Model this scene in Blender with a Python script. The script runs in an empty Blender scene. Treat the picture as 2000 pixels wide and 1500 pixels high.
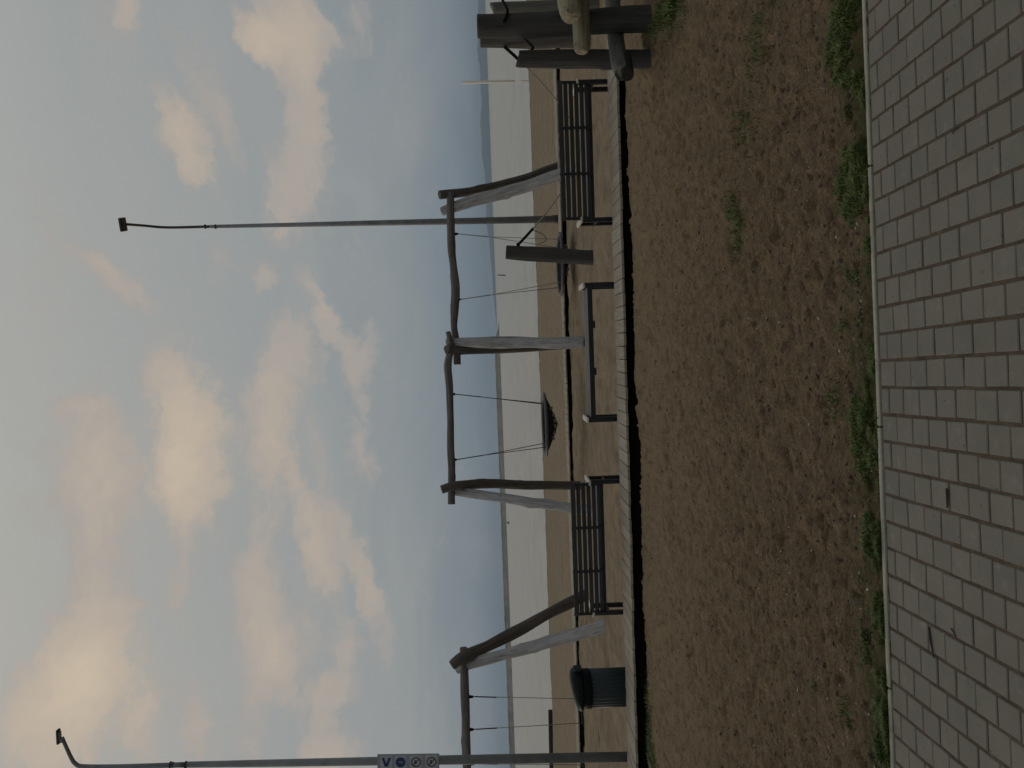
import bpy, math, random
import numpy as np
from mathutils import Vector, Matrix
random.seed(7); rng = np.random.default_rng(11)
sc = bpy.context.scene
COL = sc.collection
# ---------------------------------------------------------------- camera
FPX = 1444.0                        # focal length in pixels of the 2000 px wide photograph
HCAM = 1.5
PITCH = math.radians(1.01); ROLL = math.radians(2.1)
Rw = Vector((1, 0, 0)); Uw = Vector((0, math.sin(PITCH), math.cos(PITCH))); Fw = Vector((0, math.cos(PITCH), -math.sin(PITCH)))
CR = math.cos(ROLL)*Rw - math.sin(ROLL)*Uw
CU = math.sin(ROLL)*Rw + math.cos(ROLL)*Uw
cam_d = bpy.data.cameras.new('camera'); cam = bpy.data.objects.new('camera', cam_d); COL.objects.link(cam)
cam_d.sensor_fit = 'HORIZONTAL'; cam_d.sensor_width = 36; cam_d.lens = 36*FPX/2000
cam_d.clip_start = 0.05; cam_d.clip_end = 40000
X_, Y_, Z_ = -CU, CR, -Fw           # the phone was held on its side: the picture's left is up
cam.matrix_world = Matrix(((X_.x, Y_.x, Z_.x, 0), (X_.y, Y_.y, Z_.y, 0), (X_.z, Y_.z, Z_.z, HCAM), (0, 0, 0, 1)))
sc.camera = cam
def ray(px, py):
    u = 1500-py; v = px
    return Fw + CR*((u-750)/FPX) + CU*((1000-v)/FPX)
def P(px, py, Y):                   # point seen at that pixel, Y metres ahead
    d = ray(px, py); t = Y/d.y
    return Vector((d.x*t, Y, HCAM+d.z*t))
def G(px, py, z=0.0):               # point of the level z seen at that pixel
    d = ray(px, py); t = (z-HCAM)/d.z
    return Vector((d.x*t, d.y*t, z))
# ---------------------------------------------------------------- node helpers
class NT:
    def __init__(s, tree): s.t = tree; s.n = tree.nodes; s.l = tree.links
    def add(s, typ, **kw):
        nd = s.n.new(typ)
        for k, v in kw.items(): setattr(nd, k, v)
        return nd
    def put(s, sock, v):
        if isinstance(v, bpy.types.NodeSocket): s.l.new(v, sock)
        elif v is not None: sock.default_value = v
    def math(s, op, a, b=None, c=None, clamp=False):
        nd = s.add('ShaderNodeMath', operation=op, use_clamp=clamp)
        s.put(nd.inputs[0], a); s.put(nd.inputs[1], b)
        if c is not None: s.put(nd.inputs[2], c)
        return nd.outputs[0]
    def vmath(s, op, a, b=None, out=0):
        nd = s.add('ShaderNodeVectorMath', operation=op)
        s.put(nd.inputs[0], a); s.put(nd.inputs[1], b)
        return nd.outputs[out]
    def mix(s, f, a, b, mode='MIX'):
        nd = s.add('ShaderNodeMix', data_type='RGBA', blend_type=mode)
        s.put(nd.inputs[0], f); s.put(nd.inputs[6], a if not isinstance(a, tuple) else (*a, 1)); s.put(nd.inputs[7], b if not isinstance(b, tuple) else (*b, 1))
        return nd.outputs[2]
    def noise(s, vec, scale, detail=4, rough=.55, dist=0.0, out=0):
        nd = s.add('ShaderNodeTexNoise'); s.put(nd.inputs['Vector'], vec)
        nd.inputs['Scale'].default_value = scale; nd.inputs['Detail'].default_value = detail
        nd.inputs['Roughness'].default_value = rough; nd.inputs['Distortion'].default_value = dist
        return nd.outputs[out]
    def map(s, vec, scale=(1, 1, 1), loc=(0, 0, 0), rot=(0, 0, 0), typ='POINT'):
        nd = s.add('ShaderNodeMapping', vector_type=typ); s.put(nd.inputs[0], vec)
        nd.inputs[1].default_value = loc; nd.inputs[2].default_value = rot; nd.inputs[3].default_value = scale
        return nd.outputs[0]
    def rng(s, v, a, b, c=0.0, d=1.0, smooth=False):
        nd = s.add('ShaderNodeMapRange', interpolation_type='SMOOTHSTEP' if smooth else 'LINEAR')
        s.put(nd.inputs[0], v); nd.inputs[1].default_value = a; nd.inputs[2].default_value = b
        nd.inputs[3].default_value = c; nd.inputs[4].default_value = d
        return nd.outputs[0]
    def ramp(s, f, stops):
        nd = s.add('ShaderNodeValToRGB'); s.put(nd.inputs[0], f); e = nd.color_ramp.elements
        while len(e) < len(stops): e.new(0.5)
        for i, (p, c) in enumerate(stops): e[i].position = p; e[i].color = (*c, 1)
        return nd.outputs[0]
# ---------------------------------------------------------------- sky
SUN_AZ = math.radians(-62); SUN_EL = math.radians(9)
w = bpy.data.worlds.new('World'); sc.world = w; w.use_nodes = True
N = NT(w.node_tree); N.n.clear()
gen = N.add('ShaderNodeTexCoord').outputs['Generated']
dirn = N.vmath('NORMALIZE', gen)
sep = N.add('ShaderNodeSeparateXYZ'); N.l.new(dirn, sep.inputs[0]); dx, dy, dz = sep.outputs
el = N.math('ARCSINE', dz); az = N.math('ARCTAN2', dx, dy)
sky = N.add('ShaderNodeTexSky', sky_type='NISHITA'); sky.sun_disc = False
sky.sun_elevation = SUN_EL; sky.sun_rotation = SUN_AZ; sky.air_density = 1.0; sky.dust_density = 3.0; sky.ozone_density = 1.5
nish = N.mix(1.0, sky.outputs[0], (0.09, 0.09, 0.09), 'MULTIPLY')
eldeg = N.math('MULTIPLY', el, 180/math.pi)
base = N.ramp(N.math('DIVIDE', eldeg, 60), [(0.0, (.160, .215, .270)), (.05, (.200, .245, .285)), (.14, (.262, .292, .308)), (.30, (.305, .328, .330)),
              (.45, (.345, .362, .355)), (.58, (.405, .412, .390)), (1.0, (.40, .41, .40))])
veil = N.noise(N.map(dirn, scale=(1.0, 1.0, 3.0)), 2.2, 4, .6, .6)
base = N.mix(N.rng(veil, .35, .75, 0, .5, True), base, (.37, .37, .355))
base = N.mix(.05, base, nish)
lefty = N.rng(az, .5, -.75, 0, 1, True)
base = N.mix(N.math('MULTIPLY', lefty, N.rng(eldeg, 2, 34, .0, .42, True)), base, (.50, .46, .39))
# cloud masses, each laid out by azimuth and elevation: x, y in the photograph, half length, half width, tilt, weight, warmth
CL = [(560, 60, 85, 70, 0, 1.0, .55), (505, 95, 40, 38, 10, .6, 1.0), (595, 240, 140, 42, 0, 1.0, .45), (550, 385, 85, 42, -8, .9, .4),
      (355, 275, 85, 44, 8, 1.1, .6), (395, 160, 95, 30, 12, .5, .25), (237, 40, 42, 26, -20, .8, .55), (210, 545, 85, 28, 35, .95, .4),
      (92, 440, 105, 42, 0, .38, .2), (525, 540, 34, 34, 0, .75, .35), (575, 690, 80, 62, -10, .8, .4), (525, 850, 135, 62, 0, 1.05, .55),
      (640, 620, 100, 24, 22, .85, .4), (712, 690, 62, 24, 0, .6, .25), (420, 520, 45, 25, 0, .35, .2),
      (372, 860, 160, 56, 3, 1.15, .9), (338, 960, 70, 36, 0, .5, 1.1), (200, 920, 130, 78, 0, 1.15, .5), (150, 800, 30, 50, 0, .5, .4), (185, 1130, 110, 52, 0, .95, .35),
      (275, 1172, 16, 50, 0, .6, .3), (135, 1370, 150, 105, -14, 1.05, 1.0), (150, 1300, 70, 60, 0, .4, .7), (345, 1130, 85, 22, 0, .75, .35),
      (500, 1190, 150, 50, 0, 1.25, .4), (530, 1290, 60, 34, 0, .8, .5), (615, 1060, 110, 32, 14, 1.15, .5), (622, 890, 75, 20, 0, .6, .3),
      (710, 890, 62, 26, 8, .65, .3), (690, 1090, 115, 28, 24, 1.0, .4), (590, 1240, 60, 42, 0, .7, .3), (385, 1420, 80, 30, 12, .85, .4),
      (635, 1365, 40, 50, 0, .95, .45), (630, 1480, 50, 60, 0, .95, .5), (755, 1270, 55, 20, 0, .45, .3), (485, 1450, 40, 36, 0, .55, .35),
      (480, 1360, 30, 30, 0, .4, .2), (290, 1420, 90, 40, 0, .55, .8), (700, 1300, 60, 22, 0, .4, .2), (620, 60, 60, 40, 0, .7, .3), (700, 20, 50, 25, 0, .5, .2),
      (670, 1270, 60, 26, 0, .8, .35), (720, 1180, 70, 18, 10, .6, .3), (700, 760, 60, 18, 15, .6, .3), (560, 1350, 60, 24, 0, .6, .3), (300, 720, 60, 40, 0, .5, .3), (440, 250, 80, 22, 0, .32, .1), (100, 620, 90, 45, 0, .28, .1), (60, 1000, 140, 30, 0, .28, .1)]
cp = N.add('ShaderNodeCombineXYZ'); N.l.new(az, cp.inputs[0]); N.l.new(el, cp.inputs[1])
plane = N.add('ShaderNodeCombineXYZ')
zz = N.math('ADD', dz, .16); N.l.new(N.math('DIVIDE', dx, zz), plane.inputs[0]); N.l.new(N.math('DIVIDE', dy, zz), plane.inputs[1])
wn = N.noise(N.map(plane.outputs[0], scale=(1, .6, 1)), 2.6, 5, .62, .0, 1)
warp = N.vmath('SUBTRACT', wn, (.5, .5, .5))
sc_ = N.add('ShaderNodeVectorMath', operation='MULTIPLY'); N.l.new(warp, sc_.inputs[0]); sc_.inputs[1].default_value = (.085, .045, 0)
wn2 = N.noise(cp.outputs[0], 34, 5, .62, .0, 1)
sc2 = N.add('ShaderNodeVectorMath', operation='MULTIPLY'); N.l.new(N.vmath('SUBTRACT', wn2, (.5, .5, .5)), sc2.inputs[0]); sc2.inputs[1].default_value = (.055, .040, 0)
cpw = N.vmath('ADD', N.vmath('ADD', cp.outputs[0], sc_.outputs[0]), sc2.outputs[0])
dens = None; warm = None
def azel(px, py):
    d = ray(px, py).normalized(); return math.atan2(d.x, d.y), math.asin(d.z)
for (px, py, hl, hw, tilt, wt, wm) in CL:
    a, e = azel(px, py); ka = hl/FPX*1.72; ke = hw/FPX*1.5
    m = N.map(cpw, loc=(a, e, 0), rot=(0, 0, math.radians(tilt+2)), scale=(ka, ke, 1), typ='TEXTURE')
    g = N.rng(N.vmath('LENGTH', m, out=1), 1.0, 0.0, 0, wt, True)
    dens = g if dens is None else N.math('ADD', dens, g)
    wv = N.math('MULTIPLY', g, wm)
    warm = wv if warm is None else N.math('ADD', warm, wv)
fb = N.noise(N.map(cpw, scale=(1.0, 1.9, 1), rot=(0, 0, .12)), 9, 8, .62, .5)
fb2 = N.noise(N.map(cpw, scale=(.8, 2.0, 1), rot=(0, 0, .2)), 34, 7, .66, .5)
fbm = N.math('ADD', N.math('MULTIPLY', fb, .52), N.math('MULTIPLY', fb2, .48))
dd = N.math('ADD', N.math('MINIMUM', N.math('MULTIPLY', dens, 1.25), 1.15), N.math('MULTIPLY', N.math('SUBTRACT', fbm, .51), 3.0))
cov = N.rng(dd, .05, .88, 0, 1, True)
lit = N.rng(N.math('ADD', warm, N.math('MULTIPLY', N.math('SUBTRACT', fb2, .5), .6)), .15, 1.35, 0, 1)
ccol = N.ramp(lit, [(0, (.385, .355, .330)), (.35, (.470, .405, .340)), (.7, (.540, .450, .355)), (1, (.610, .510, .380))])
skyc = N.mix(N.math('MULTIPLY', cov, .92), base, ccol)
back = N.rng(dy, .1, -.6, 1, .72, True)  # sky dimmed behind the camera to weaken light on camera-facing sides
skyc = N.mix(1.0, skyc, N.add('ShaderNodeCombineColor').outputs[0], 'MULTIPLY') if False else skyc
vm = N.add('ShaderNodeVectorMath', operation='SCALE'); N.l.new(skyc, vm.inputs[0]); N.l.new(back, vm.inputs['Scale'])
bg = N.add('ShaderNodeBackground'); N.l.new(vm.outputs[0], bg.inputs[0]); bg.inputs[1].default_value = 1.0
wo = N.add('ShaderNodeOutputWorld'); N.l.new(bg.outputs[0], wo.inputs[0])
# ---------------------------------------------------------------- weak low sun behind thin cloud
sd = bpy.data.lights.new('sun', 'SUN'); sd.energy = 0.5; sd.angle = math.radians(14); sd.color = (1.0, .84, .66)
so = bpy.data.objects.new('sun', sd); COL.objects.link(so)
sdir = Vector((math.sin(SUN_AZ)*math.cos(SUN_EL), math.cos(SUN_AZ)*math.cos(SUN_EL), math.sin(SUN_EL)))
so.rotation_euler = sdir.to_track_quat('Z', 'Y').to_euler(); so.location = sdir*60
sc.view_settings.view_transform = 'Standard'; sc.view_settings.look = 'None'; sc.view_settings.exposure = 0; sc.view_settings.gamma = 1
sc.render.engine = 'CYCLES'
# ---------------------------------------------------------------- materials
def mat(name):
    m = bpy.data.materials.new(name); m.use_nodes = True; n = NT(m.node_tree); n.n.clear()
    b = n.add('ShaderNodeBsdfPrincipled'); o = n.add('ShaderNodeOutputMaterial'); n.l.new(b.outputs[0], o.inputs[0])
    return m, n, b
def bump(n, b, h, strength=.5, dist=.01):
    bp = n.add('ShaderNodeBump'); bp.inputs['Strength'].default_value = strength; bp.inputs['Distance'].default_value = dist
    n.l.new(h, bp.inputs['Height']); n.l.new(bp.outputs[0], b.inputs['Normal'])
def objc(n): return n.add('ShaderNodeTexCoord').outputs['Object']
def geo(n): return n.add('ShaderNodeNewGeometry').outputs['Position']
def wood(name, c1, c2, crack=(.03, .025, .022), rough=.85, spec=.3, k=1.0, green=0):
    m, n, b = mat(name); at = n.add('ShaderNodeAttribute', attribute_name='gr').outputs['Vector']
    g1 = n.noise(n.map(at, scale=(26*k, 26*k, 1.6)), 1, 6, .65, .3)
    g2 = n.noise(n.map(at, scale=(70*k, 70*k, 3)), 1, 3, .6)
    bl = n.noise(at, 4, 4, .6)
    c = n.mix(n.rng(g1, .3, .7), c1, c2)
    c = n.mix(n.rng(bl, .35, .7, 0, .5, True), c, tuple(x*.62 for x in c1))
    if green: c = n.mix(n.rng(n.noise(at, 7, 4, .6), .5, .7, 0, green, True), c, (.09, .10, .055))
    ck = n.noise(n.map(at, scale=(38*k, 38*k, .9), loc=(5, 3, 1)), 1, 2, .5, .4)
    cr = n.rng(n.math('ABSOLUTE', n.math('SUBTRACT', ck, .5)), 0, .018, 1, 0, True)
    c = n.mix(n.math('MULTIPLY', cr, .75), c, crack)
    n.l.new(c, b.inputs['Base Color']); b.inputs['Roughness'].default_value = rough; b.inputs['Specular IOR Level'].default_value = spec
    h = n.math('SUBTRACT', n.math('ADD', g1, n.math('MULTIPLY', g2, .4)), cr)
    bump(n, b, h, .7, .006); return m
def plain(name, c, rough=.5, metal=0, spec=.5, var=.15, scale=20, bmp=.15):
    m, n, b = mat(name); o = objc(n)
    nz = n.noise(o, scale, 5, .6); nz2 = n.noise(o, scale*.15, 3, .6)
    f = n.math('ADD', n.math('MULTIPLY', nz, .5), n.math('MULTIPLY', nz2, .5))
    cc = n.mix(n.rng(f, .35, .65), tuple(x*(1-var) for x in c), tuple(min(1, x*(1+var)) for x in c))
    n.l.new(cc, b.inputs['Base Color']); b.inputs['Roughness'].default_value = rough; b.inputs['Metallic'].default_value = metal
    b.inputs['Specular IOR Level'].default_value = spec
    if bmp: bump(n, b, nz, bmp, .003)
    return m
M = {}
M['log_lit'] = wood('weathered log lit pale', (.44, .44, .45), (.26, .26, .27))  # legs facing skyward: the light on them is put into this pale tone
M['log_shade_brown'] = wood('weathered log shaded brown', (.155, .140, .130), (.085, .075, .07))  # legs seen from beneath: their shade is put into this brown
M['log_beam'] = wood('grey brown beam', (.22, .205, .20), (.11, .10, .10))
M['dark_cut'] = wood('dark notch shade wood', (.022, .020, .018), (.012, .011, .010))  # near-black colour paints the shade of the hollow log end
M['log_post'] = wood('shaded grey post', (.085, .083, .080), (.050, .048, .046), rough=.9)  # dim near sides of the posts are put into this dark grey
M['log_tan'] = wood('pale stripped log', (.36, .32, .23), (.22, .20, .145), green=.35)
M['log_grey'] = wood('grey rail log', (.17, .17, .155), (.10, .10, .092))
M['bench_wood'] = wood('dark stained slat', (.030, .027, .030), (.018, .016, .018), rough=.45, spec=.5)
M['seat_wood'] = wood('grey sky-sheen plank', (.20, .19, .19), (.12, .115, .115), rough=.55)  # sky reflection on the seat is put into this grey
M['steel_dark'] = plain('dark painted steel', (.012, .013, .018), .4, 0, .5)
M['arm_pale'] = plain('pale lit armrest', (.52, .49, .43), .5, 0, .5, .1)  # pale board, with the light on its top added to the colour
M['bin'] = plain('dark green plastic', (.004, .010, .012), .5, 0, .10)
M['bin_body'] = plain('dark green ribbed plastic', (.007, .015, .018), .42, 0, .35)
M['bin_shade'] = plain('opening shade black', (.002, .002, .002), .9)
M['galv'] = plain('galvanised steel', (.20, .215, .23), .55, .1, .4, .25, 9)
M['galv_dk'] = plain('dark lamp housing', (.055, .045, .045), .5, .2)
M['lens'] = plain('lamp lens', (.35, .35, .36), .2)
M['rope'] = plain('pale rope', (.30, .28, .25), .8, 0, .2, .2, 200)
M['rope_dk'] = plain('dark steel rope', (.06, .062, .07), .6, .3, .4)
M['rubber'] = plain('black rubber', (.006, .006, .007), .8, 0, .1)
M['rim'] = plain('grey swing rim', (.075, .078, .088), .5, 0, .5)
M['net'] = plain('black rope net', (.006, .006, .008), .8)
M['tag'] = plain('grey webbing patch', (.22, .22, .23), .7)
M['white_paint'] = plain('white painted pole', (.80, .77, .72), .6, 0, .4, .06)
M['sign_grey'] = plain('sign plate', (.28, .32, .37), .45, 0, .5, .06)
M['sign_field'] = plain('sign field', (.44, .46, .50), .45, 0, .5, .05)
M['sign_blue'] = plain('sign blue', (.012, .035, .13), .45, 0, .5, .05)
M['sign_red'] = plain('sign faded red', (.085, .065, .068), .5, 0, .5, .05)
M['sign_pale'] = plain('sign pale mark', (.16, .22, .36), .5, 0, .5, .05)
M['shell'] = plain('shell bits', (.38, .35, .28), .6)
M['chip'] = plain('dark chips', (.030, .022, .015), .9)
M['twig'] = plain('twig bark', (.035, .028, .022), .9)
M['pebble'] = plain('pebble', (.13, .115, .09), .8)
M['stone'] = plain('breakwater stone', (.25, .235, .215), .9, 0, .3, .3, .15, 0)
M['timber_wet'] = plain('wet dark timber', (.022, .012, .010), .8)
M['stake'] = plain('dark stake', (.05, .048, .045), .8)
M['hill'] = plain('far wooded shore', (.045, .06, .05), 1, 0, .1, .4, .004, 0)
def deckmat():
    m, n, b = mat('weathered deck boards'); at = n.add('ShaderNodeAttribute', attribute_name='gr').outputs['Vector']
    bid = n.add('ShaderNodeAttribute', attribute_name='rnd').outputs['Fac']
    g = n.noise(n.map(at, scale=(40, 40, 2)), 1, 5, .65, .2)
    c = n.mix(n.rng(g, .3, .7), (.42, .375, .31), (.235, .205, .165))
    c = n.mix(n.math('MULTIPLY', bid, .5), c, (.19, .165, .125))
    c = n.mix(n.rng(n.noise(at, 9, 4, .6), .5, .75, 0, .5, True), c, (.20, .17, .12))
    n.l.new(c, b.inputs['Base Color']); b.inputs['Roughness'].default_value = .8; bump(n, b, g, .5, .004); return m
M['deck'] = deckmat()
M['deck_under'] = plain('shaded near-black timber', (.008, .005, .004), .95, 0, .1)  # shade under the boards is put into the joists' near-black colour
def dirtmat():
    m, n, b = mat('brown soil'); p = geo(n)
    big = n.noise(p, .9, 4, .6); mid = n.noise(n.map(p, scale=(1, 1.4, 1)), 9, 6, .68); fine = n.noise(p, 70, 6, .7); gr = n.noise(p, 260, 3, .7)
    c = n.mix(n.rng(mid, .35, .68), (0.330, 0.241, 0.159), (0.152, 0.109, 0.071))
    c = n.mix(n.rng(big, .35, .65, 0, .35, True), c, (0.286, 0.216, 0.146))
    c = n.mix(n.rng(fine, .40, .62, 0, .75), c, (0.099, 0.070, 0.046))
    c = n.mix(n.rng(n.noise(p, 150, 4, .7), .50, .68, 0, .45), c, (0.432, 0.330, 0.229))
    st = n.noise(n.map(p, scale=(9, 34, 9)), 1, 4, .65, .4); c = n.mix(n.rng(st, .56, .70, 0, .6, True), c, (0.076, 0.053, 0.036))
    pit = n.noise(n.map(p, scale=(1, 1.7, 1), loc=(3, 9, 0)), 22, 5, .7)
    c = n.mix(n.rng(pit, .58, .68, 0, .8, True), c, (0.051, 0.036, 0.024))  # shade of small pits painted into the soil colour
    yy = n.add('ShaderNodeSeparateXYZ'); n.l.new(p, yy.inputs[0])
    c = n.mix(n.rng(yy.outputs[1], 3.6, 7.6, 0, .45, True), c, (.37, .285, .195))     # soil gets paler and warmer towards the boards
    moss = n.noise(p, 2.1, 5, .7)
    k = n.math('MULTIPLY', n.rng(yy.outputs[1], 3.30, 2.93, 0, 1, True), n.rng(moss, .35, .60, 0, .75, True))
    c = n.mix(k, c, (.060, .075, .026))
    c = n.mix(1.0, c, (1.06, 1.06, 1.02), 'MULTIPLY'); n.l.new(c, b.inputs['Base Color']); b.inputs['Roughness'].default_value = 1; b.inputs['Specular IOR Level'].default_value = .1
    bump(n, b, n.math('ADD', n.math('MULTIPLY', mid, .6), n.math('ADD', fine, n.math('MULTIPLY', gr, .5))), 1.0, .022); return m
def sandmat():
    m, n, b = mat('damp beach sand'); p = geo(n)
    big = n.noise(p, .5, 4, .6); mid = n.noise(n.map(p, scale=(1, .6, 1)), 4.5, 6, .65); fine = n.noise(p, 45, 5, .7)
    c = n.mix(n.rng(mid, .35, .68), (.300, .238, .166), (.188, .145, .098))
    c = n.mix(n.rng(big, .4, .65, 0, .4, True), c, (.285, .225, .155))
    c = n.mix(n.rng(fine, .45, .7, 0, .35), c, (.17, .13, .085)); sw = n.noise(n.map(p, scale=(1.2, 5, 1)), 1, 5, .65, .5); c = n.mix(n.rng(sw, .54, .68, 0, .5, True), c, (.15, .112, .073))
    yy = n.add('ShaderNodeSeparateXYZ'); n.l.new(p, yy.inputs[0])
    c = n.mix(n.rng(yy.outputs[1], 18, 40, 0, .35, True), c, (.20, .162, .112))
    c = n.mix(n.rng(yy.outputs[2], -.93, -1.0, 0, .6, True), c, (.11, .09, .065))
    n.l.new(c, b.inputs['Base Color']); b.inputs['Roughness'].default_value = .95; b.inputs['Specular IOR Level'].default_value = .15
    bump(n, b, n.math('ADD', mid, n.math('MULTIPLY', fine, .3)), .8, .03); return m
def pavemat():
    m, n, b = mat('concrete paver'); p = geo(n); rd = n.add('ShaderNodeAttribute', attribute_name='rnd').outputs['Fac']
    c = n.mix(rd, (.186, .173, .147), (.224, .205, .172))
    f = n.noise(p, 260, 4, .7); c = n.mix(n.rng(f, .35, .7, 0, .55), c, (.135, .137, .122))
    s = n.noise(p, 6, 6, .7); c = n.mix(n.rng(s, .45, .68, 0, .6, True), c, (.145, .150, .132)); s2 = n.noise(n.map(p, loc=(4, 2, 0)), 16, 5, .7); c = n.mix(n.rng(s2, .55, .72, 0, .5, True), c, (.27, .26, .235))
    sp = n.noise(p, 42, 3, .6); c = n.mix(n.rng(sp, .64, .74, 0, .8, True), c, (.08, .072, .058)); bigs = n.noise(p, 1.7, 5, .7); c = n.mix(n.rng(bigs, .42, .66, 0, .4, True), c, (.150, .138, .115))
    n.l.new(c, b.inputs['Base Color']); b.inputs['Roughness'].default_value = .85; b.inputs['Specular IOR Level'].default_value = .3
    bump(n, b, n.math('ADD', f, n.math('MULTIPLY', s, .4)), .45, .002); return m
def seamat():
    m, n, b = mat('calm pale sea'); p = geo(n)
    c = n.mix(n.rng(n.noise(n.map(p, scale=(.30, .12, 1)), 1, 8, .78), .38, .62), (.37, .358, .33), (.48, .46, .42))  # reflected sky brightness put into the water's base colour
    n.l.new(c, b.inputs['Base Color']); b.inputs['Roughness'].default_value = .32; b.inputs['IOR'].default_value = 1.33
    h = n.math('ADD', n.noise(n.map(p, scale=(.35, 1.1, 1)), 1.0, 6, .65), n.math('MULTIPLY', n.noise(n.map(p, scale=(.05, .14, 1)), 1, 4, .6), 2.0))
    bump(n, b, h, 1.0, .22); return m
def grassmat():
    m, n, b = mat('grass blades'); rd = n.add('ShaderNodeAttribute', attribute_name='rnd').outputs['Fac']
    c = n.ramp(rd, [(0, (.050, .090, .014)), (.45, (.082, .125, .024)), (.78, (.135, .145, .048)), (1, (.26, .21, .12))])
    n.l.new(c, b.inputs['Base Color']); b.inputs['Roughness'].default_value = .7
    b.inputs['Subsurface Weight'].default_value = 0; return m
M['dirt'] = dirtmat(); M['sand'] = sandmat(); M['pave'] = pavemat(); M['sea'] = seamat(); M['grass'] = grassmat()
M['joint'] = plain('joint sand', (.115, .088, .066), 1, 0, .1, .3, 60)
M['kerb'] = plain('pale concrete edging', (.36, .35, .29), .9, 0, .3, .18, 30)
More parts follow.
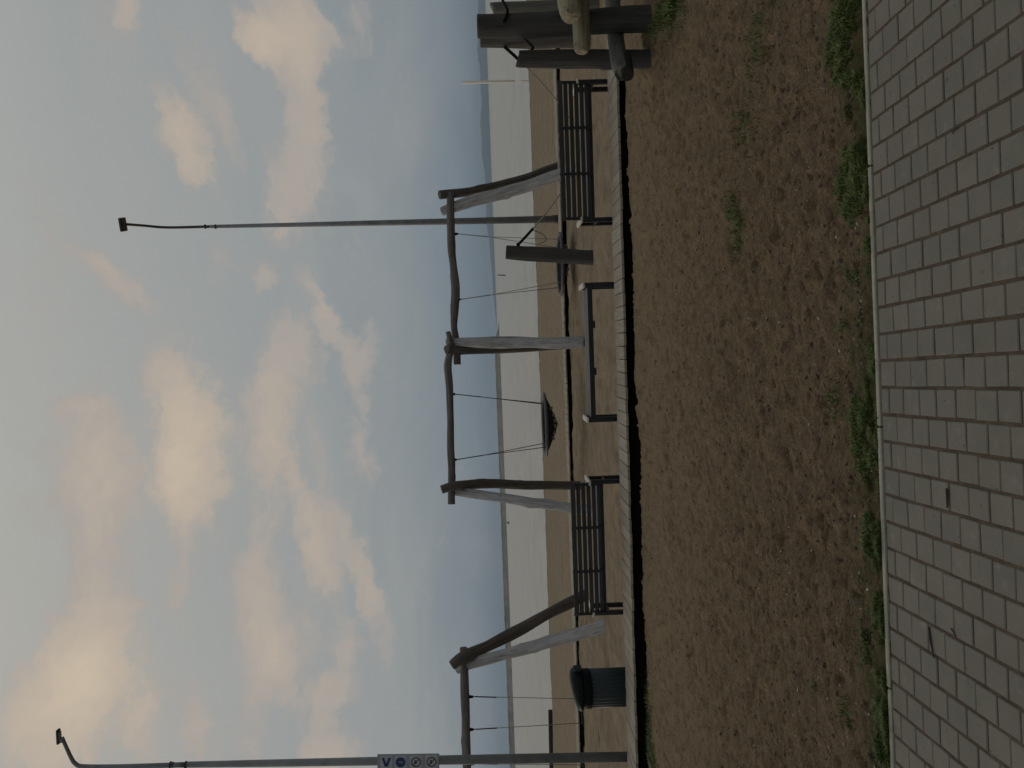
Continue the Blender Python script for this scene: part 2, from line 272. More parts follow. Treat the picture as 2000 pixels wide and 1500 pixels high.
# ---------------------------------------------------------------- mesh helpers
class MB:
    def __init__(s): s.v = []; s.f = []; s.g = []; s.r = []; s.sm = []
    def addv(s, co, g=None, r=0.0):
        s.v.append(tuple(co)); s.g.append(tuple(g) if g is not None else tuple(co)); s.r.append(r); return len(s.v)-1
    def face(s, *i, smooth=False): s.f.append(tuple(i)); s.sm.append(smooth)
    def box(s, c, size, R=None, bev=0.0, r=0.0, gaxis=0, gofs=0.0):
        # chamfered box; gaxis = the axis the grain runs along
        hx, hy, hz = size[0]/2, size[1]/2, size[2]/2; c = Vector(c); idx = {}
        bev = min(bev, hx*.9, hy*.9, hz*.9)
        def put(x, y, z):
            p = Vector((x, y, z)); q = (R @ p if R else p)+c
            o = [x+gofs, y+gofs*1.3, z+gofs*.7]; gg = [o[(gaxis+1) % 3], o[(gaxis+2) % 3], o[gaxis]]
            return s.addv(q, gg, r)
        if bev <= 0:
            I = [put(sx*hx, sy*hy, sz*hz) for sx in (-1, 1) for sy in (-1, 1) for sz in (-1, 1)]
            for q in ((0, 1, 3, 2), (4, 6, 7, 5), (0, 4, 5, 1), (2, 3, 7, 6), (0, 2, 6, 4), (1, 5, 7, 3)): s.face(*[I[k] for k in q])
            return
        for sx in (-1, 1):
            for sy in (-1, 1):
                for sz in (-1, 1):
                    idx[(sx, sy, sz, 0)] = put(sx*hx, sy*(hy-bev), sz*(hz-bev))
                    idx[(sx, sy, sz, 1)] = put(sx*(hx-bev), sy*hy, sz*(hz-bev))
                    idx[(sx, sy, sz, 2)] = put(sx*(hx-bev), sy*(hy-bev), sz*hz)
        for sg in (-1, 1):
            for ax in range(3):
                q = []
                for a, b_ in ((-1, -1), (1, -1), (1, 1), (-1, 1)):
                    k = [0, 0, 0]; k[ax] = sg; k[(ax+1) % 3] = a; k[(ax+2) % 3] = b_; q.append(idx[(*k, ax)])
                s.face(*(q if sg > 0 else q[::-1]))
        for ax in range(3):      # edges parallel to ax
            a1, a2 = (ax+1) % 3, (ax+2) % 3
            for s1 in (-1, 1):
                for s2 in (-1, 1):
                    k0 = [0, 0, 0]; k0[a1] = s1; k0[a2] = s2; k1 = list(k0); k0[ax] = -1; k1[ax] = 1
                    q = [idx[(*k0, a1)], idx[(*k1, a1)], idx[(*k1, a2)], idx[(*k0, a2)]]
                    s.face(*(q if s1*s2 < 0 else q[::-1]))
        for sx in (-1, 1):
            for sy in (-1, 1):
                for sz in (-1, 1):
                    q = [idx[(sx, sy, sz, k)] for k in range(3)]; s.face(*(q if sx*sy*sz > 0 else q[::-1]))
    def tube(s, pts, rad, seg=16, cap=True, rough=0.0, seed=0, flat=None, endbev=0.0, sub=0, cut0=None, cut1=None, gk=1.0):
        pts = [Vector(p) for p in pts]
        if not isinstance(rad, (list, tuple)): rad = [rad]*len(pts)
        rad = list(rad)
        if sub:
            P2 = []; R2 = []; n = len(pts)
            for i in range(n-1):
                p0 = pts[max(i-1, 0)]; p1 = pts[i]; p2 = pts[i+1]; p3 = pts[min(i+2, n-1)]
                for k in range(sub):
                    t = k/sub
                    P2.append(.5*((2*p1)+(p2-p0)*t+(2*p0-5*p1+4*p2-p3)*t*t+(3*p1-p0-3*p2+p3)*t**3)); R2.append(rad[i]*(1-t)+rad[i+1]*t)
            P2.append(pts[-1]); R2.append(rad[-1]); pts, rad = P2, R2
        if endbev:
            L = (pts[1]-pts[0]).length; e = min(endbev, L*.4)
            pts.insert(1, pts[0].lerp(pts[1], e/L)); rad.insert(0, rad[0]*(1-endbev/rad[0]*.7) if rad[0] > endbev else rad[0]*.6)
            L = (pts[-2]-pts[-1]).length; e = min(endbev, L*.4)
            pts.insert(-1, pts[-1].lerp(pts[-2], e/L)); rad.append(rad[-1]*(1-endbev/rad[-1]*.7) if rad[-1] > endbev else rad[-1]*.6)
        rr = random.Random(seed); ph = [(rr.uniform(0, 6.28), rr.uniform(.5, 3.5), rr.choice([1, 2, 2, 3, 4, 5]), rr.uniform(.3, 1)) for _ in range(7)]
        kn = [(rr.uniform(0, 6.28), rr.uniform(.1, 3.0), rr.uniform(.05, .12), rr.uniform(.10, .28)) for _ in range(7)] if rough and seed else []
        n = len(pts); T = []
        for i in range(n):
            a = pts[max(i-1, 0)]; b_ = pts[min(i+1, n-1)]; T.append((b_-a).normalized())
        up = Vector((0, 0, 1)) if abs(T[0].z) < .9 else Vector((0, 1, 0))
        X = T[0].cross(up).normalized(); rings = []; L = 0; go = rr.uniform(0, 50)
        for i in range(n):
            if i: L += (pts[i]-pts[i-1]).length; X = (X-T[i]*X.dot(T[i])).normalized()
            Yv = T[i].cross(X); ring = []
            for k in range(seg):
                a = 2*math.pi*k/seg; r_ = rad[i]
                if rough: r_ *= 1+rough*sum(q[3]*math.sin(q[2]*a+q[1]*L*2.2+q[0]) for q in ph)/3
                if kn: r_ *= 1+sum(q[3]*math.exp(-(((a-q[0]+math.pi) % (2*math.pi)-math.pi)**2/.12+(L-q[1])**2/q[2]**2)) for q in kn)
                o = X*math.cos(a)*r_+Yv*math.sin(a)*r_
                if flat: o = Vector((o.x*flat[0], o.y*flat[1], o.z*flat[2]))
                co = pts[i]+o
                if i == 0 and cut0 is not None: co = co + T[0]*(o.dot(Vector(cut0)))
                if i == n-1 and cut1 is not None: co = co + T[-1]*(o.dot(Vector(cut1)))
                ring.append(s.addv(co, (math.cos(a)*rad[i]*gk+go, math.sin(a)*rad[i]*gk, L+go), 0))
            rings.append(ring)
        for i in range(n-1):
            for k in range(seg):
                k2 = (k+1) % seg; s.face(rings[i][k], rings[i+1][k], rings[i+1][k2], rings[i][k2], smooth=True)
        if cap:
            s.face(*rings[0]); s.face(*rings[-1][::-1])
    def lathe(s, prof, c=(0, 0, 0), seg=32, flute=None):
        c = Vector(c); R = []
        for (r_, z) in prof:
            R.append([s.addv(c+Vector((math.cos(2*math.pi*k/seg)*(r_*(flute(k, z) if flute else 1)), math.sin(2*math.pi*k/seg)*(r_*(flute(k, z) if flute else 1)), z))) for k in range(seg)])
        for i in range(len(R)-1):
            for k in range(seg):
                k2 = (k+1) % seg; s.face(R[i][k], R[i][k2], R[i+1][k2], R[i+1][k], smooth=True)
        s.face(*R[0][::-1]); s.face(*R[-1])
    def build(s, name, material, parent=None, origin=None):
        me = bpy.data.meshes.new(name); org = Vector(origin) if origin is not None else (Vector(parent['_o']) if parent is not None and '_o' in parent else Vector((0, 0, 0)))
        me.from_pydata([(x-org.x, y-org.y, z-org.z) for x, y, z in s.v], [], s.f)
        me.polygons.foreach_set('use_smooth', s.sm)
        a = me.attributes.new('gr', 'FLOAT_VECTOR', 'POINT'); a.data.foreach_set('vector', np.array(s.g, dtype=np.float32).ravel())
        a = me.attributes.new('rnd', 'FLOAT', 'POINT'); a.data.foreach_set('value', np.array(s.r, dtype=np.float32))
        me.materials.append(material); me.update()
        o = bpy.data.objects.new(name, me); COL.objects.link(o)
        if parent is not None:
            o.parent = parent
            if '_o' in parent: o['_o'] = tuple(parent['_o'])
        else: o.location = org
        return o
def tag(o, label=None, cat=None, group=None, kind=None):
    if label: o['label'] = label
    if cat: o['category'] = cat
    if group: o['group'] = group
    if kind: o['kind'] = kind
    return o
def thing(name, loc, label, cat, group=None, rz=0, local=False):
    o = bpy.data.objects.new(name, None); COL.objects.link(o); o.location = loc; o.rotation_euler = (0, 0, rz); o.empty_display_size = .2
    if not local: o['_o'] = tuple(loc)
    return tag(o, label, cat, group)
def dup(root, loc, rz, label):
    def cp(o, parent):
        c = o.copy(); COL.objects.link(c)
        if parent is not None: c.parent = parent
        for ch in KIDS.get(o.name, []): cp(ch, c)
        return c
    c = cp(root, None); c.location = loc; c.rotation_euler = (0, 0, rz); c['label'] = label; return c
KIDS = {}
def reg(root, *objs): KIDS.setdefault(root.name, []).extend(objs)
def vnoise(x, y, cell, seed):
    r = np.random.default_rng(seed); n = 256; g = r.random((n, n))
    xs = x/cell; ys = y/cell; xi = np.floor(xs).astype(int); yi = np.floor(ys).astype(int); fx = xs-xi; fy = ys-yi
    fx = fx*fx*(3-2*fx); fy = fy*fy*(3-2*fy)
    a = g[xi % n, yi % n]; b = g[(xi+1) % n, yi % n]; c = g[xi % n, (yi+1) % n]; d = g[(xi+1) % n, (yi+1) % n]
    return (a*(1-fx)+b*fx)*(1-fy)+(c*(1-fx)+d*fx)*fy-.5
def grid(name, xs, ys, hf, material, kind='structure', label=None):
    Xg, Yg = np.meshgrid(xs, ys); Z = hf(Xg, Yg); nx, ny = len(xs), len(ys)
    me = bpy.data.meshes.new(name); me.vertices.add(nx*ny)
    me.vertices.foreach_set('co', np.stack([Xg, Yg, Z], -1).astype(np.float32).ravel())
    i = np.arange(nx*ny).reshape(ny, nx); q = np.stack([i[:-1, :-1], i[:-1, 1:], i[1:, 1:], i[1:, :-1]], -1).reshape(-1, 4)
    me.loops.add(q.size); me.loops.foreach_set('vertex_index', q.astype(np.int32).ravel()); me.polygons.add(len(q))
    me.polygons.foreach_set('loop_start', np.arange(0, q.size, 4, dtype=np.int32)); me.polygons.foreach_set('loop_total', np.full(len(q), 4, dtype=np.int32))
    me.polygons.foreach_set('use_smooth', np.ones(len(q), dtype=bool)); me.update(calc_edges=True); me.validate()
    me.materials.append(material); o = bpy.data.objects.new(name, me); COL.objects.link(o); return tag(o, label, None, None, kind)
# ================================================================ GROUND
KERB_Y = 2.893                 # far face of the paving
def deckY(x): return 7.93-.048*x           # front edge of the near boardwalk
DANG = math.atan(-.048)
DECK_Z = .145; SAND_Z = -.12
POSTS_ON_DIRT = [(G(1285, 37), .10), (G(1280, 116), .08)]
def dirt_h(X, Y):
    z = .035*np.clip((Y-3.2)/3.5, 0, 1)+.010*X*np.clip((Y-4)/4, 0, 1)
    z = z+.030*vnoise(X, Y, .8, 1)+.020*vnoise(X+7, Y+3, .27, 2)+.016*vnoise(X, Y*1.3, .10, 3)+.017*vnoise(X, Y*1.4, .048, 4)+.010*vnoise(X, Y, .024, 5)
    pit = vnoise(X+31, Y*1.5, .07, 6)+.5*vnoise(X, Y*1.5, .03, 9)
    ft = vnoise(X+2, Y*.9, .22, 15)+.4*vnoise(X, Y, .09, 16); z = z-.030*np.clip((ft-.26)*4, 0, 1)
    z = z-.030*np.clip((pit-.33)*6, 0, 1)+.020*np.clip((vnoise(X+5, Y, .055, 12)+.5*vnoise(X, Y, .02, 13)-.36)*5, 0, 1)
    for (p, r) in POSTS_ON_DIRT: z = z+.05*np.exp(-((X-p.x)**2+(Y-p.y)**2)/(2*.16**2))
    e = np.clip((Y-(deckY(X)-.05))/.35, 0, 1); z = z*(1-e)+(-.16)*e
    n = np.clip((KERB_Y+.10-Y)/.10, 0, 1); z = z-.02*n
    z = np.where(Y < KERB_Y+.05, np.minimum(z, -.002), z)
    return z
def sand_h(X, Y):
    base = SAND_Z-np.clip((Y-17.6)/27.0, 0, 1.6)*.86
    a = 1.0/(1+np.clip(Y-12, 0, 100)*.02)
    z = base+.05*vnoise(X, Y, 1.3, 21)*a+.05*vnoise(X, Y*.8, .42, 22)*a+.026*vnoise(X+9, Y*.8, .17, 23)*a+.012*vnoise(X, Y, .07, 24)*a
    fp = vnoise(X+3, Y, .33, 26)+.5*vnoise(X, Y, .13, 27); z = z-.045*np.clip((fp-.28)*4, 0, 1)*a
    return z
grid('soil', np.arange(-6.0, 6.0, .014), np.concatenate([np.arange(KERB_Y-.01, 5.0, .011), np.arange(5.0, 8.75, .02)]), dirt_h, M['dirt'], label='bare brown soil between the paving and the boardwalk')
grid('sand', np.arange(-9.0, 9.5, .035), np.arange(8.45, 18.5, .035), sand_h, M['sand'], label='trampled beach sand behind the boardwalk')
gfar = lambda X, Y: sand_h(X, Y)-.012
xf = np.concatenate([np.linspace(-400, -40, 30), np.linspace(-39, 39, 260), np.linspace(40, 400, 30)])
grid('ground', xf, np.concatenate([np.linspace(18.45, 50, 150), np.linspace(50.5, 70, 10)]), gfar, M['sand'], label='beach running down to the water')
def outer(X, Y): return np.where(Y > 8.2, SAND_Z-.03, -.05)+0*X
for nm, xs in (('ground', np.array([-400., -200, -60, -30, -15, -8.9])), ('ground', np.array([9.4, 15., 30, 60, 200, 400]))):
    grid(nm, xs, np.array([8.5, 10, 12, 15, 18.5]), lambda X, Y: SAND_Z+0*X-.005, M['sand'], label='beach sand beside the playground')
    x2 = xs.copy(); x2[np.argmin(abs(x2))] = math.copysign(5.95, x2[0]); 
    grid('soil', x2, np.array([-60., -10, 2.9, 5, 8.55]), lambda X, Y: -.06+.06*np.clip(Y/3, 0, 1)+0*X, M['dirt'], label='bare soil beside the paving')
# sea
me = bpy.data.meshes.new('sea'); me.from_pydata([(-9500, 40, -1), (9500, 40, -1), (9500, 9400, -1), (-9500, 9400, -1)], [], [(0, 1, 2, 3)]); me.materials.append(M['sea'])
o = bpy.data.objects.new('sea', me); COL.objects.link(o); tag(o, 'calm pale sea out to the horizon', None, None, 'structure')
# wet swash line
# paving: pavers in rows that run away from the camera
W = .1050; CL_ = .1035; X0 = G(1724, 757, 0).x
mb = MB()
for r_ in range(-40, 41):
    cx = X0+(r_+.5)*W; off = (r_ % 2)*.5*CL_+.004
    k = 0; y = KERB_Y-.012-off
    ys = [KERB_Y-.012]
    if off > .01: ys.append(y)
    yy = y
    while yy > 0.9: yy -= CL_; ys.append(yy)
    for a, b_ in zip(ys[:-1], ys[1:]):
        k += 1; gap = .0032+random.random()*.0045+(.002 if (k+r_) % 2 else -.0015)
        L = a-b_-max(gap, .0015)
        if L < .015: continue
        tx, ty = random.gauss(0, .008), random.gauss(0, .008)
        R = Matrix.Rotation(tx, 3, 'X') @ Matrix.Rotation(ty, 3, 'Y') @ Matrix.Rotation(random.gauss(0, .009), 3, 'Z')
        mb.box((cx+random.gauss(0, .0008), (a+b_)/2, -.03+random.gauss(0, .0008)), (W-.0115, L, .06), R, .0028, random.random())
o = mb.build('pavement', M['pave']); tag(o, 'grey square concrete pavers in straight rows', None, None, 'structure')
grid('pavement', np.linspace(-60, 60, 80), np.concatenate([np.linspace(-60, .8, 30), np.linspace(.9, KERB_Y-.008, 60)]), lambda X, Y: -.0048+.003*vnoise(X, Y, .02, 41)+0*X, M['joint'], label='sandy bed between the pavers')
mb = MB()
for k in range(-30, 31):
    x0 = (G(1720, 834, 0).x)+k*1.035
    mb.box((x0-.5175, KERB_Y+.010+random.gauss(0, .0015), -.081+random.gauss(0, .001)), (1.029, .021, .17), Matrix.Rotation(random.gauss(0, .0012), 3, 'Z'), .004, random.random())
o = mb.build('kerb', M['kerb']); tag(o, 'thin pale concrete edging between pavers and grass', None, None, 'structure')
# boardwalks: boards laid across
def boardwalk(name, fy, top, width, x0, x1, bw, label, ang, under=.02):
    mb = MB(); ud = MB(); R = Matrix.Rotation(ang, 3, 'Z'); x = x0; i = 0
    while x < x1:
        cy = fy(x)+width/2; rr = random.random()
        Rj = R @ Matrix.Rotation(random.gauss(0, .004), 3, 'Z') @ Matrix.Rotation(random.gauss(0, .006), 3, 'X')
        mb.box((x, cy+random.gauss(0, .006), top-.014+random.gauss(0, .002)), (bw-.008, width+random.uniform(-.01, .01), .028), Rj, .003, rr, gaxis=1, gofs=i*.37)
        x += bw; i += 1
    for dyy in (.10, width-.10):
        L = x1-x0; ud.box(((x0+x1)/2, fy((x0+x1)/2)+dyy, top-.10), (L, .06, .135), R, 0)
    o = mb.build(name, M['deck']); tag(o, label, None, None, 'structure')
    b = ud.build('joist', M['deck_under'], o); return o
boardwalk('boardwalk', deckY, DECK_Z, .56, -7.5, 7.2, .1445, 'low weathered boardwalk between the soil and the benches', DANG)
far_fy = lambda x: 16.55-.02*x
boardwalk('boardwalk', far_fy, -.012, .62, -26, 26, .14, 'far pale boardwalk across the sand behind the swings', math.atan(-.02))
# ================================================================ GRASS, CHIPS
def blades(name, pts, label, hmin, hmax, wd=.0035):
    mb = MB()
    for (x, y, z, s_) in pts:
        a = random.uniform(0, 6.28); h = random.uniform(hmin, hmax)*s_; ln = random.uniform(.2, 1.1)*h; rr = min(1, max(0, random.gauss(.4, .25)))
        d = Vector((math.cos(a), math.sin(a), 0)); sd_ = Vector((-d.y, d.x, 0))*wd*random.uniform(.6, 1.3)
        b0 = Vector((x, y, z-.004)); m_ = b0+d*ln*.35+Vector((0, 0, h*.65)); t = b0+d*ln+Vector((0, 0, h*.9))
        i = [mb.addv(q, None, rr) for q in (b0-sd_, b0+sd_, m_+sd_*.8, m_-sd_*.8, t)]
        mb.face(i[0], i[1], i[2], i[3]); mb.face(i[3], i[2], i[4])
    o = mb.build(name, M['grass']); return tag(o, label, None, None, 'stuff')
def dh(x, y): return float(dirt_h(np.array([[x]]), np.array([[y]]))[0, 0])
FR = [(-700, 50, .7), (0, 60, .9), (150, 66, .9), (250, 50, .7), (330, 66, .95), (400, 50, .8), (470, 24, .35), (560, 56, .5), (650, 62, .55), (720, 36, .3), (800, 38, .8), (860, 44, .65), (920, 50, .55), (1000, 38, .85),
      (1080, 28, .8), (1150, 16, .3), (1240, 38, .6), (1330, 32, .9), (1420, 22, .6), (1500, 16, .5), (2100, 30, .6)]
n_ = 190000; xs = rng.uniform(-3.0, 3.0, n_); pyv = 1500-(750+xs/2.9*FPX)
wd_ = np.interp(pyv, [f[0] for f in FR], [f[1] for f in FR])*.0040; dv_ = np.interp(pyv, [f[0] for f in FR], [f[2] for f in FR])
off_ = rng.random(n_)**1.3; ys = KERB_Y+.024+off_*wd_*1.25
dn = vnoise(xs, ys*1.0, .14, 51)+.8*vnoise(xs, ys, .05, 52)
keep = (rng.random(n_) < dv_*(1-off_*.75)) & (dn > -.14+.34*off_)
xs, ys, dn, of2 = xs[keep], ys[keep], dn[keep], off_[keep]; zs = dirt_h(xs, ys)
pts = [(xs[i], ys[i], zs[i], min(1.5, .5+1.1*max(0, dn[i])+.3*(1-of2[i]))) for i in range(min(len(xs), 42000))]
print('fringe', len(xs))
blades('grass', pts, 'ragged green grass along the kerb', .010, .034, .0024)
pts = []
def patch(px, py, rx, ry, n, s_=1.0):
    c = G(px, py, .02)
    for _ in range(n):
        x = c.x+random.gauss(0, rx); y = c.y+random.gauss(0, ry); pts.append((x, y, dh(x, y), s_))
for a in [(1440, 435, .10, .06, 260, 1.0), (1428, 410, .05, .05, 90, 1), (1455, 250, .10, .10, 160, .7), (1470, 110, .12, .09, 130, .7), (1480, 60, .1, .08, 120, .8), (1440, 240, .06, .05, 60, .8),
          (1312, 12, .10, .12, 420, 1.7), (1300, 25, .05, .06, 160, 1.5), (1291, 58, .05, .05, 110, 1.2), (1335, 5, .12, .08, 200, 1.1),
          (1650, 1395, .03, .04, 60, .8), (1620, 780, .05, .04, 90, .8), (1590, 1340, .02, .02, 30, .7)]: patch(*a)
for _ in range(2600):
    y_ = random.uniform(1285, 1540); px = 1245+ (y_-1285)*.105+abs(random.gauss(0, 4.5)); c = G(px+3, y_, .02)
    pts.append((c.x, c.y, dh(c.x, c.y), random.uniform(.6, 1.1)))
blades('grass', pts, 'grass tufts on the soil and beside the boardwalk', .02, .055, .003)
def bits(name, n, smin, smax, m, label, yb=(3.0, 8.0), flat=.5, dens=None, elong=1.6):
    mb = MB()
    for _ in range(n):
        y = yb[0]+(yb[1]-yb[0])*random.random()**1.7; x = random.uniform(-.58, .58)*y
        if dens and random.random() > dens(x, y): continue
        z = dh(x, y); s_ = random.uniform(smin, smax); a = random.uniform(0, 3.14); R = Matrix.Rotation(a, 3, 'Z'); rr = [random.uniform(.6, 1.2) for _ in range(6)]
        q = [Vector((s_*elong*rr[0], 0, 0)), Vector((0, s_*rr[1], 0)), Vector((-s_*elong*rr[2], 0, 0)), Vector((0, -s_*rr[3], 0)), Vector((0, 0, s_*flat*rr[4])), Vector((s_*.5, s_*.3, s_*flat*.8))]
        i = [mb.addv(Vector((x, y, z+s_*.1))+R @ p, None, random.random()) for p in q]
        mb.face(i[0], i[1], i[5]); mb.face(i[0], i[5], i[4]); mb.face(i[5], i[1], i[4]); mb.face(i[1], i[2], i[4]); mb.face(i[2], i[3], i[4]); mb.face(i[3], i[0], i[4])
    o = mb.build(name, m); return tag(o, label, None, None, 'stuff')
bits('shell_bits', 190, .003, .007, M['shell'], 'pale shell and stone bits scattered on the soil', (3.0, 5.5))
bits('bark_chips', 1300, .003, .012, M['chip'], 'dark bark chips scattered on the soil', (3.0, 8.0), .6)
bits('pebbles', 3500, .003, .008, M['pebble'], 'small brown clods on the soil', (3.0, 8.0), .7)
# clods of soil along the boardwalk front
# ================================================================ BREAKWATER AND FAR SHORE
def quadstrip(mb, rows):
    n = len(rows[0]); I = [[mb.addv(p) for p in r] for r in rows]
    for i in range(len(rows)-1):
        for k in range(n-1): mb.face(I[i][k], I[i+1][k], I[i+1][k+1], I[i][k+1])
mb = MB(); rows = []
for i in range(241):
    t = i/240; x = 72-760*t; Yc = 812-125*t
    hgt = 5.3*min(1, ((72-x)/24)**1.6) if x > 48 else 5.6+.25*math.sin(i*.9)*random.random()
    if x > 48 and x < 51: hgt = 4.2
    top = -1+hgt
    j = [random.uniform(-.35, .35) for _ in range(6)]
    rows.append([(x, Yc-9, -1.6), (x, Yc-6+j[0], -1+.35*hgt), (x, Yc-3+j[1], -1+.72*hgt), (x, Yc-2, top), (x, Yc+2, top), (x, Yc+9, -1.6)])
quadstrip(mb, rows); o = mb.build('breakwater', M['stone'], origin=(0, 760, -1)); tag(o, 'long low grey breakwater on the horizon with a sloping tip', 'breakwater')
mb = MB(); rows = []
for i in range(260):
    t = i/259; px = 640-1500*t; u = 1500-px; Yc = 8300
    x = (u-750)/FPX*Yc
    h = 95*min(1, (max(0, u-862)/330))**.8*(1+.10*math.sin(i*.21)+.06*math.sin(i*.53+1)+.03*math.sin(i*1.7))
    rows.append([(x, Yc-300, -3), (x, Yc, h*.6-1), (x, Yc+200, h-1), (x, Yc+900, -3)])
quadstrip(mb, rows); o = mb.build('hills', M['hill']); tag(o, 'far wooded shore beyond the sea', None, None, 'structure')
# stake and buoy out on the water
def base_thing(name, p, label, cat, group=None): return thing(name, p, label, cat, group)
p = G(987, 538, -1); q = P(973, 537, p.y); t = thing('channel_stake', p, 'thin dark stake standing out of the sea, left of the tall lamp post', 'stake')
mb = MB(); mb.tube([p+Vector((0, 0, -.6)), p.lerp(q, .5), q], [.13, .14, .11], 8, rough=.1); mb.build('pole', M['stake'], t)
mb = MB(); mb.tube([q+Vector((0, 0, -.05)), q+Vector((0, 0, .14))], [.17, .12], 8); mb.build('cap', M['stake'], t)
p = G(994.5, 1021, -1); t = thing('buoy', p, 'tiny dark buoy floating in front of the breakwater', 'buoy')
mb = MB(); mb.lathe([(.05, -.4), (.7, -.3), (.8, .1), (.5, .5), (.15, .9), (.1, 1.6), (.02, 1.7)], p, 12); mb.build('float_body', M['stake'], t)
# low dark timber at the water's edge
a = G(1078, 1389, -.98); b_ = G(1081, 1560, -.98); mb = MB(); c_ = (a+b_)/2; L = (b_-a).length
mb.box((c_.x, c_.y, -.89), (L, .35, .26), Matrix.Rotation(math.atan2(b_.y-a.y, b_.x-a.x), 3, 'Z'), .03, gaxis=0); o = mb.build('timber_beam', M['timber_wet'], origin=c_)
tag(o, 'low dark timber beam lying at the edge of the water', 'beam')
# white pole on the shore
p = G(1031, 158, -.95); q = P(902, 161.3, p.y); t = thing('beach_pole', p, 'tall white pole at the water edge near the right bench', 'pole')
mb = MB(); mb.tube([p+Vector((0, 0, -.2)), p.lerp(q, .22)], .045, 10); mb.build('post', M['white_paint'], t)
mb = MB(); mb.tube([p.lerp(q, .20), p.lerp(q, .5), q], [.075, .085, .10], 12, endbev=.02); mb.build('sleeve', M['white_paint'], t)
# ================================================================ BENCHES
def make_bench(loc, rz, label, back=True):
    t = thing('park_bench' if back else 'backless_bench', loc, label, 'bench', 'dark slatted benches along the boardwalk', rz, local=True)
    H = .84
    for sx in (-1, 1):
        x = sx*.790
        for y in (.05, .30):
            mb = MB(); mb.box((x, y, .30), (.052 if back else .062, .05, .60), None, .006); reg(t, mb.build('leg', M['steel_dark'], t))
        mb = MB(); mb.box((x, .20, .612), (.062, .44, .028), None, .006); reg(t, mb.build('armrest', M['arm_pale'], t))
        mb = MB(); mb.box((x, .19, .425 if back else .525), (.04, .30, .03), None, .004); reg(t, mb.build('seat_bracket', M['steel_dark'], t))
    sl = MB()
    SZ = .478 if back else .558
    for k in range(4): sl.box((0, .085+k*.088, SZ+.002*k), (1.53, .076, .034 if back else .020), None, .005, random.random(), 0, k*.7)
    reg(t, sl.build('seat', M['seat_wood'], t))
    mb = MB(); mb.box((0, .036, .540 if not back else .466), (1.53, .018, .058 if not back else .03), None, .004); reg(t, mb.build('seat_rail', M['steel_dark'], t))
    if back:
        mb = MB()
        for k in range(6):
            z = .505+k*.062; mb.box((0, .030-.012*k*.6, z), (1.59, .022, .047 if k < 5 else .054), Matrix.Rotation(-.10, 3, 'X'), .004, random.random(), 0, k)
        reg(t, mb.build('backrest', M['bench_wood'], t))
        for x in (-.775, -.265, .258, .775):
            mb = MB(); mb.box((x, -.006, .655), (.034, .012, .385), Matrix.Rotation(-.0, 3, 'X'), .003); reg(t, mb.build('back_strap', M['steel_dark'], t))
    else:
        for x in (-.22, .33):
            mb = MB(); mb.box((x, .040, .500), (.09, .03, .026), None, .008); reg(t, mb.build('bolt_plate', M['steel_dark'], t))
    return t
BY = lambda x: deckY(x)+.72
def bpos(py0, py1, px=1160):
    x = P(px, (py0+py1)/2, 8.66).x
    return Vector((x, BY(x), SAND_Z-.02))
b1 = make_bench(bpos(163, 438), DANG, 'black slatted bench seen from behind, right of the tall lamp post')
dup(b1, bpos(938, 1213), DANG, 'black slatted bench seen from behind, between the middle swing frame and the bin')
make_bench(bpos(553, 825), DANG, 'bench without a backrest, grey plank seat between two dark end frames', False)
# ================================================================ BIN
x = P(1170, 1344, 8.85); bl = Vector((x.x, 8.86, SAND_Z-.02)); t = thing('litter_bin', bl, 'dark green fluted litter bin with hooded lid beside the left lamp post', 'litter bin', local=False)
mb = MB(); fl = lambda k, z: 1+.040*math.sin(k*math.pi/2+.4)
mb.lathe([(.20, 0), (.212, .02), (.214, .30), (.216, .74)], bl, 112, fl); mb.build('body', M['bin_body'], t)
mb = MB(); mb.lathe([(.222, .68), (.228, .69), (.228, .765), (.224, .78)], bl, 48); mb.build('collar', M['bin'], t)
# hood: closed tilted dome; a black block paints the shade of its mouth
mb = MB(); seg = 48; prof = [(.232, .775), (.248, .785), (.254, .815), (.248, .845), (.225, .872), (.17, .892), (.09, .902), (.01, .904)]; R = []
for (r_, z) in prof:
    ring = []
    for k in range(seg):
        a = 2*math.pi*k/seg; tilt = .22*math.cos(a)*r_*(z-.775)/.15
        ring.append(mb.addv(bl+Vector((math.cos(a)*r_, math.sin(a)*r_, z+tilt))))
    R.append(ring)
for i in range(len(R)-1):
    for k in range(seg):
        k2 = (k+1) % seg; mb.face(R[i][k], R[i][k2], R[i+1][k2], R[i+1][k], smooth=True)
mb.face(*R[-1]); mb.face(*R[0][::-1]); mb.build('lid', M['bin'], t)
mb = MB(); mb.box(bl+Vector((.10, -.195, .825)), (.19, .07, .07), Matrix.Rotation(.55, 3, 'Z'), .015); mb.build('opening_shade', M['bin_shade'], t)
mb = MB(); mb.box(bl+Vector((.245, -.02, .825)), (.03, .20, .10), Matrix.Rotation(-.15, 3, 'Y'), .01); mb.build('hinge_flap', M['bin'], t)
